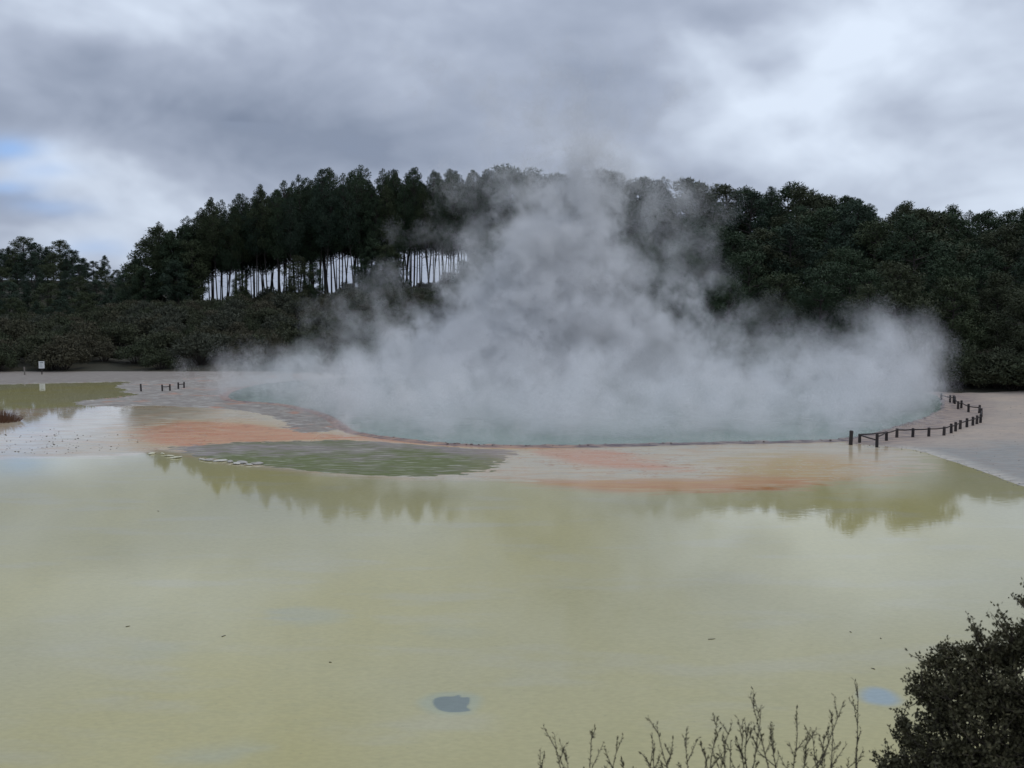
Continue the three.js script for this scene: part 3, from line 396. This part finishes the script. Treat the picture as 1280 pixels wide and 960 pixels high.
{
  const R = rng(600), s = []; const A = region([[-39.93, -71.14], [-39.34, -76.7], [-36.59, -78.75], [-31.96, -76.7], [-27.22, -73.82], [-26.68, -67.85], [-28.42, -65.58], [-31.76, -64.86], [-36.85, -65.58]], 60);
  while (s.length < 140) { const x = lerp(A.box[0], A.box[1], R()), z = lerp(A.box[2], A.box[3], R()); if (A(x, z, 9) < 0 && fbm2(x * 0.2, z * 0.2, 3) > -0.25) s.push([x, 0.0, z, 0.03 + 0.06 * R() * R()]); }
  strew('pebbles', 'dark pebbles scattered over the pale shallows', 'pebbles', rock(1), std([0.07, 0.062, 0.055], 0.7), s);
  const e = [], p = poolOutline.points; for (let i = 0; i < p.length; i++) { const [x, z] = p[i], [x2, z2] = p[(i + 1) % p.length]; if (z < -95) continue; const L = Math.hypot(x2 - x, z2 - z); for (let k = 0; k < L * 1.6; k++) { const t = R(), ex = lerp(x, x2, t) + (R() - 0.5) * 0.5, ez = lerp(z, z2, t) + 0.5 * R(); if (R() < 0.35 + 0.65 * (ex > -4 && ex < 6)) e.push([ex, 0.12, ez, 0.05 + 0.13 * R() * R(), 0.8]); } }
  strew('rim_stones', 'small pale and dark stones edging the hot spring', 'stones', rock(2), std([0.24, 0.2, 0.18], 0.85), e);
  const sh = [], rb = [[23.51, -69.46], [24.93, -69.05], [26.6, -67.66], [27.3, -65.4], [27.36, -61.95], [27.35, -57.68], [27.26, -53.95], [27.28, -49.08]]; for (let i = 0; i < 150; i++) { const u = R() * (rb.length - 1), q = Math.floor(u), t = u - q; sh.push([lerp(rb[q][0], rb[q + 1][0], t) + (R() - 0.3) * 1.2, 0.02, lerp(rb[q][1], rb[q + 1][1], t) - (R() - 0.35) * 1.6, 0.02 + 0.06 * R() * R(), 0.8]); }
  while (sh.length < 420) { const x = lerp(24, 62, R()), z = -lerp(54, 108, R()); if (rightBank(x, z, 20) < -0.8 && poolOutline(x, z, 6) > 0.6) sh.push([x, sinterHeight(x, z) + 0.01, z, 0.025 + 0.09 * R() * R() * R(), 0.8]); }
  strew('shore_stones', 'small grey stones strewn over the bare fenced bank', 'stones', rock(3), std([0.3, 0.28, 0.25], 0.85), sh);
  const slabMat = [std([0.55, 0.53, 0.46], 0.7), std([0.42, 0.40, 0.36], 0.7), std([0.6, 0.58, 0.42], 0.7)];
  for (const [x, z, w, k] of [...[[-19.46, -62.44], [-18.85, -62.11], [-18.16, -61.95], [-17.38, -61.46], [-16.81, -60.82], [-16.55, -61.14], [-15.95, -60.35], [-15.5, -60.66], [-23.49, -65.04], [-22.75, -64.86], [-21.98, -63.97], [-21.34, -63.28]]].map((p, i) => [...p, (i > 7 ? 0.13 : 0.2) + 0.09 * ((i * 7) % 3), i > 7 ? 2 : i % 2])) {
    const m = top(mesh('slab', rock(20 + (Math.abs(x * 10) | 0) % 5), slabMat[k]), 'sinter_slab'); m.position.set(x, 0.05, z); m.scale.set(w * 1.6, 0.12 + 0.08 * (k % 2), w * 0.9); m.rotation.y = x; tag(m, k === 2 ? 'yellowish crust slab in the row on the pond edge beside the orange flat' : 'white crust slab lying on the front edge of the green flat', 'rock', k === 2 ? 'yellow crust slabs on the pond edge' : 'white crust slabs on the green flat');
  }
  const twig = std([0.06, 0.05, 0.045], 0.9);
  for (const [x, z, L, a, label] of [...[[-16.58, -46.53], [-4.88, -26.37], [5.75, -28.27], [-11.49, -29.43], [-8.37, -28.55], [10.63, -28.34], [9.95, -28.91], [9.53, -25.89]]].map((p, i) => [...p, [0.06, 0.035, 0.11, 0.065, 0.075, 0.04, 0.04, 0.055][i], i, ['dark twig scrap floating alone near the tree reflections', 'tiny dark scrap floating between the two grey patches', 'bent twig floating in the open pond', 'short thin twig floating on the pale side of the pond', 'curved thin twig floating on the pale side of the pond', 'small dark leaf scrap floating above the blue vent', 'tiny leaf scrap floating above the blue vent', 'dark leaf scrap floating beside the blue vent'][i]])) {
    const m = top(mesh('twig', taper([V(-L, 0.012, 0), V(0, 0.02, L * 0.12), V(L, 0.012, -L * 0.1)], 0.02, 0.008, 5), twig), 'floating_twig'); m.position.set(x, -0.004, z); m.scale.y = 0.7; m.rotation.y = a * 0.4 - 0.6; tag(m, label, 'twig');
  }
  // rusty sedge at the pond's edge
  const [[gx, gz]] = [[-43.34, -83.79]], out = [], Q = rng(640); for (let i = 0; i < 900; i++) { const a = Q() * 6.28, r = Math.sqrt(Q()) * 1.9, x = Math.cos(a) * r, z = Math.sin(a) * r * 0.8, h = (1.5 - 0.45 * r) * (0.5 + 0.6 * Q()), lx = x * 0.35 + (Q() - 0.5) * 0.6, lz = z * 0.3 + (Q() - 0.5) * 0.6, w = 0.02; out.push(x - w, -0.05, z, x + w, -0.05, z, x + lx, h, z + lz); }
  const m = top(mesh('sedge', blades(out), std([0.16, 0.085, 0.05], 0.9)), 'sedge_tussock'); m.position.set(gx, 0, gz); tag(m, 'rusty brown sedge tussock growing in the pale shallows', 'plant');
}

// ---------------------------------------------------------------- plants on the lookout's bank
const nearWood = std([0.085, 0.07, 0.048], 0.9), nearLeaf = [std([0.072, 0.066, 0.027], 0.75), std([0.1, 0.088, 0.04], 0.75)];
{ // leafy bush
  const R = rng(700), o = top(new THREE.Group(), 'leafy_bush'); const [bx, , bz] = [3.42, 6.39, -6.6], gy = ground(bx, -bz); o.position.set(bx, gy, bz); tag(o, 'dense dark small leaved bush on the near bank', 'bush');
  const wood = [], leaf = [];
  // [x, y, z, radius] of its leaf masses
  const M = [[3.29, 7.32, -6.6, 0.24], [3.5, 7.51, -6.7, 0.2], [3.49, 7.31, -6.5, 0.3], [3.06, 7.28, -6.6, 0.22], [2.88, 7.18, -6.7, 0.2], [2.69, 7, -6.6, 0.2], [2.84, 6.98, -6.5, 0.28], [3.11, 7.04, -6.5, 0.34], [3.38, 6.97, -6.4, 0.4], [2.62, 6.65, -6.7, 0.17], [2.72, 6.63, -6.5, 0.28], [2.97, 6.7, -6.4, 0.4], [3.29, 6.64, -6.3, 0.42], [2.48, 6.46, -6.6, 0.16], [2.68, 6.3, -6.5, 0.32], [3.01, 6.26, -6.4, 0.4], [3.48, 6.21, -6.4, 0.45], [3.78, 6.88, -6.5, 0.5], [2.52, 6.05, -6.5, 0.3], [3.3, 7.12, -6.8, 0.22], [3.05, 6.98, -6.8, 0.24], [3.37, 6.75, -6.8, 0.35], [2.92, 6.7, -6.8, 0.26], [3.17, 6.34, -6.7, 0.36], [2.74, 6.29, -6.8, 0.24], [3.54, 7.23, -6.9, 0.26]].map(([x, y, z, r]) => [x - bx + 0.1, y - gy - 0.09, z - bz, r * 0.9]);
  for (const [x, y, z, r] of M) {
    const c = V(x, y, z), n = Math.round(46 * Math.pow(r / 0.3, 2)) + 14;
    for (let b = 0; b < n; b++) {
      const u = R() * 2 - 1, a = R() * 6.283, s = Math.sqrt(1 - u * u), d = V(s * Math.cos(a), u * 0.85 + 0.25, s * Math.sin(a)), e = c.clone().addScaledVector(d, r * (b % 7 ? 0.6 + 0.65 * R() * R() : 1.15 + 0.3 * R())), f = c.clone().addScaledVector(d, r * 0.1);
      const mid = f.clone().lerp(e, 0.5).add(V((R() - 0.5) * 0.05, -0.02, (R() - 0.5) * 0.05)); wood.push(taper([f, mid, e], 0.006, 0.0018, 3));
      const nl = 34; for (let k = 0; k < nl; k++) { const t = 0.25 + 0.78 * (k / nl), p = f.clone().lerp(e, t).add(V((R() - 0.5), (R() - 0.5), (R() - 0.5)).multiplyScalar(0.05)); const g = V(R() - 0.5, R() - 0.2, R() - 0.5).normalize(), w = g.clone().cross(V(R() - 0.5, R() - 0.5, R() - 0.5)).normalize().multiplyScalar(0.006 + 0.004 * R()), L = 0.02 + 0.018 * R(), q = p.clone().addScaledVector(g, L * 0.5), h = p.clone().addScaledVector(g, L); leaf.push(p.x, p.y, p.z, q.x - w.x, q.y - w.y, q.z - w.z, q.x + w.x, q.y + w.y, q.z + w.z, q.x - w.x, q.y - w.y, q.z - w.z, h.x, h.y, h.z, q.x + w.x, q.y + w.y, q.z + w.z); }
    }
    wood.push(taper([V(0.1 + x * 0.1, -0.3, 0), V(x * 0.5, y * 0.55, z * 0.6), c], 0.025, 0.008, 5));
  }
  mesh('stem', mergeGeometries(wood), nearWood, o); mesh('foliage', blades(leaf), nearLeaf[0], o);
}
function bareShrub(seed, x, z, yTop, spread, nStem, label) {
  const R = rng(seed), gy = ground(x, -z) - 0.05, o = top(new THREE.Group(), 'bare_shrub'); o.position.set(x, gy, z); tag(o, label, 'shrub', 'bare shrubs on the near bank');
  const H = yTop - gy - 0.045, stems = [], twigs = [], buds = [];
  const bud = (p, d) => { const s = d.clone().cross(V(R() - 0.5, R() - 0.5, R() - 0.5)).normalize(), g = d.clone().multiplyScalar(0.7).addScaledVector(s, 0.6).normalize(), L = 0.014 + 0.02 * R(), w = s.clone().cross(g).multiplyScalar(0.0045 + 0.003 * R()), q = p.clone().addScaledVector(g, L * 0.5), h = p.clone().addScaledVector(g, L); buds.push(p.x, p.y, p.z, q.x - w.x, q.y - w.y, q.z - w.z, q.x + w.x, q.y + w.y, q.z + w.z, q.x - w.x, q.y - w.y, q.z - w.z, h.x, h.y, h.z, q.x + w.x, q.y + w.y, q.z + w.z); };
  const fork = V(0, H - 0.62, 0); stems.push(taper([V(0, 0, 0), V(0.03, H * 0.3, 0.02), fork], 0.016, 0.01, 6));
  for (let i = 0; i < nStem; i++) {
    const a = (i + R() * 0.6) / nStem * 6.283, sp = spread * (0.3 + 0.8 * R()), h = 0.62 * (i ? 0.72 + 0.26 * R() : 1), e = V(Math.cos(a) * sp, h, Math.sin(a) * sp * 0.7), path = [];
    for (let k = 0; k <= 6; k++) { const t = k / 6; path.push(fork.clone().add(V(e.x * Math.pow(t, 0.75) + (R() - 0.5) * 0.02, h * t, e.z * Math.pow(t, 0.75) + (R() - 0.5) * 0.02))); }
    stems.push(taper(path, 0.0046, 0.0015, 5));
    for (let b = 0; b < 4; b++) {
      const t = 0.25 + 0.7 * (b + R()) / 4, j = Math.min(5, Math.floor(t * 6)), p = path[j].clone().lerp(path[j + 1], t * 6 - j), d = V((R() - 0.5) * 1.9, 0.6 + R() * 0.6, (R() - 0.5) * 1.6).normalize(), L = (0.08 + 0.15 * R()) * (1.2 - t * 0.8), q = p.clone().addScaledVector(d, L * 0.5).add(V(0, 0.008, 0)), r = p.clone().addScaledVector(d, L).add(V(0, 0.02, 0)); twigs.push(taper([p, q, r], 0.0028, 0.0012, 4));
      for (let k = 0; k < 9; k++) bud(p.clone().lerp(r, 0.15 + 0.85 * k / 8), d);
    }
    for (let k = 0; k < 26; k++) { const t = 0.3 + 0.7 * k / 25, j = Math.min(5, Math.floor(t * 6)); bud(path[j].clone().lerp(path[j + 1], Math.min(1, t * 6 - j)), path[j + 1].clone().sub(path[j]).normalize()); }
  }
  mesh('stem', mergeGeometries(stems), nearWood, o); mesh('twigs', mergeGeometries(twigs), nearWood, o).userData.kind = 'stuff'; mesh('buds', blades(buds), nearLeaf[1], o).userData.kind = 'stuff';
}
const bare = 'thin bare shrub with tiny buds sprouting from the near bank';
for (const [i, [x, y, z, sp, n]] of [[0.37, 7.29, -5.2, 0.24, 4], [0.19, 7.12, -5.4, 0.05, 1], [0.75, 7.21, -5.3, 0.2, 4], [0.95, 7.45, -5, 0.26, 5], [1.21, 7.17, -5.4, 0.1, 2], [1.23, 7.5, -5.1, 0.11, 3], [1.43, 7.55, -5, 0.27, 5], [1.77, 7.24, -5.5, 0.12, 3], [2.14, 7.25, -6, 0.03, 1], [2.01, 6.94, -5.8, 0.1, 2]].entries()) bareShrub(800 + i, x, z, y, sp, n, bare);

// ---------------------------------------------------------------- steam: tiny drops in drifting billows
{
  const R = rng(900), gs = () => { const a = Math.sqrt(-2 * Math.log(R() + 1e-9)), b = 6.28318 * R(); return a * Math.cos(b); };
  const puff = (count, e, reach, key) => {
    const drops = [];
    for (let i = 0; i < count; i++) {
      const c = V(); do c.set(R() * 2 - 1, R() * 2 - 1, R() * 2 - 1); while (R() > Math.pow(Math.max(0, 1 - c.lengthSq()), 1.4) * smoothstep(fbm3(c.x * 1.3 + key, c.y * 1.3, c.z * 1.3, 2), -0.55, 0.35)); c.multiplyScalar(reach);
      const q = new THREE.Quaternion().setFromEuler(new THREE.Euler(R() * 6, R() * 6, R() * 6));
      for (const p of [[1, 1, 1], [1, -1, -1], [-1, 1, -1]]) { const v = V(...p).multiplyScalar(e * 0.62).applyQuaternion(q).add(c); drops.push(v.x, v.y, v.z); }
    }
    return blades(drops);
  };
  // billows: [x, y, z, half width, half height, half depth (metres), share]
  const P = [
    // over the water
    [-27.95, 0.63, -106, 6, 1.7, 10, 3.31], [-20.36, 1.15, -98, 6, 2.0, 11, 3.74], [-13.52, 1.49, -94, 6, 2.4, 12, 5.1], [-7.35, 1.36, -92, 6, 2.6, 12, 5.1], [-1.45, 1.3, -91, 6, 2.7, 12, 5.44], [4.36, 1.3, -91, 6, 2.7, 12, 5.44], [10.18, 1.3, -91, 6, 2.6, 12, 5.44], [15.83, 1.25, -90, 6, 2.4, 11, 5.78], [21.58, 1.25, -90, 6, 2.2, 10, 5.1], [27.34, 1.25, -90, 5, 2.2, 9, 4.76], [32.37, 1.39, -90, 3, 2.5, 7, 3.74],
    [-11.57, 0.34, -85, 5, 1.3, 6, 2.04], [-5.12, 0.37, -80, 6, 1.3, 6, 3.06], [1.25, 0.34, -78, 6, 1.4, 6, 3.31], [8.75, 0.34, -78, 6, 1.4, 6, 3.31], [16.45, 0.48, -79, 6, 1.4, 6, 3.23], [23.7, 0.62, -80, 5, 1.4, 6, 2.72],
    [-35.17, -0.41, -110, 6, 1.2, 8, 1.1], [-41.39, 0.02, -128, 6, 1.3, 6, 1.1], [-25.76, -0.04, -92, 6, 1.0, 6, 1.1], [-25.61, 0.47, -78, 5, 0.8, 4, 0.42], [-20.85, 0.11, -84, 5, 0.8, 5, 0.51],
    [-3.1, 2.94, -97, 6, 2.6, 5, 3.4], [3.1, 3.33, -97, 6, 2.8, 5, 4.08], [9.29, 3.09, -97, 6, 2.6, 5, 3.4],
    [-22.64, 0.47, -96, 6, 1.3, 8, 2.6], [-15.14, 0.44, -88, 5, 1.4, 6, 2.8], [-1.2, 0.21, -75, 7, 1.1, 4, 2.2], [7.21, 0.15, -75, 7, 1.1, 4, 2.4], [15.83, 0.21, -76, 7, 1.1, 4, 2.2],
    // the column
    [0, 4.96, -104, 7.5, 3.6, 6, 14], [6.62, 5.79, -104, 7, 3.8, 6, 14], [3.3, 9.09, -104, 6.4, 3.6, 5, 14], [3.33, 12.4, -105, 5.2, 3.4, 4.5, 12], [4.98, 15.71, -105, 4.4, 3.2, 4, 10], [6.52, 19.08, -106, 3.4, 3.2, 3.6, 8], [7.74, 22.34, -107, 3.0, 3.0, 3.6, 6.5], [8.05, 25.56, -108, 4.5, 2.8, 5, 3.9], [6.46, 29.26, -110, 7.5, 3.4, 6, 3.9], [3.5, 33.32, -112, 10, 3.4, 6, 2.4],
    // shoulders
    [-6.75, 4.87, -106, 5, 2.8, 6, 7], [-12.04, 4.78, -108, 4.2, 2.4, 5, 3], [-19.64, 3.27, -112, 5, 1.9, 6, 2.2], [-27.53, 1.91, -115, 5, 1.6, 6, 1.5], [-16.6, 8.63, -110, 4, 2.4, 4, 0.9], [-14.2, 12.6, -112, 2.4, 1.4, 3, 0.35], [-2.56, 14.19, -108, 3.4, 2.6, 4, 2], [-7.06, 20.5, -112, 4.5, 2.6, 4, 1.2], [-1.76, 22.68, -112, 4.5, 2.2, 4, 1.5],
    [13.49, 6.56, -106, 5, 3.4, 6, 8], [15.12, 12.43, -106, 3.6, 3.4, 4, 3.6], [16.89, 17.5, -107, 3.2, 3.4, 4, 2.4], [13.6, 21.37, -108, 4, 2.4, 4, 2.2], [21.53, 5.79, -104, 4.4, 2.4, 5, 3.6], [27.65, 3.82, -102, 4.4, 2.0, 5, 3.2],
    [32.81, 4.05, -98, 3.6, 2.4, 5, 3.8], [36.32, 5.31, -96, 2.3, 2.8, 4, 3.4], [37.55, 2.31, -95, 2.0, 2.4, 4, 3.6], [40.14, 6.42, -97, 1.2, 1.8, 2.5, 0.5],
  ];
  const mist = std([0.91, 0.915, 0.92], 1);
  function fill(billows, N, geometry, size, name, label) {
    const total = billows.reduce((t, p) => t + p[6], 0), places = [], g2 = () => { let v; do v = gs(); while (Math.abs(v) > 2.1); return v * 0.82; };
    while (places.length < N) {
      let w = R() * total, k = 0; while ((w -= billows[k][6]) > 0) k++;
      const p = billows[k], x = p[0] + g2() * p[3], y = p[1] + g2() * p[4], z = p[2] + g2() * p[5];
      if (y < 0.25) continue;
      const d = poolOutline(x, z, 12); if (y < 3 && R() < smoothstep(d, -1, 4)) continue;
      const high = smoothstep(y, 3, 14), w1 = fbm3(x * 0.09, y * 0.07, z * 0.06 + 3, 2), f = fbm3(x * 0.17 + w1 * 1.1, y * 0.075 - w1 * 0.7, z * 0.07, 5);
      if (R() > smoothstep(f, -0.62 + 0.14 * high, 0.42 + 0.08 * high)) continue;
      places.push([x, y, z, size * (0.7 + 0.7 * R())]);
    }
    const m = new THREE.InstancedMesh(geometry, mist, N), o = new THREE.Object3D();
    places.forEach(([x, y, z, s], i) => { o.position.set(x, y, z); o.rotation.set(R() * 6.28, R() * 6.28, R() * 6.28); o.scale.set(s * 1.3, s, s * 0.85); o.updateMatrix(); m.setMatrixAt(i, o.matrix); });
    m.castShadow = m.receiveShadow = true; top(m, name); tag(m, label, 'steam', null, 'stuff');
  }
  fill(P.filter((p) => p[6] >= 3.95), 2350, puff(12000, 0.0089, 1.5, 0), 1, 'steam', 'pale grey steam billowing off the hot spring in a tall column');
  fill(P.filter((p) => p[6] < 3.95), 3900, puff(4000, 0.0075, 1.5, 5), 1, 'steam_wisps', 'thin wisps of steam drifting round the column and along the shores');
}
renderer.render(scene, camera);
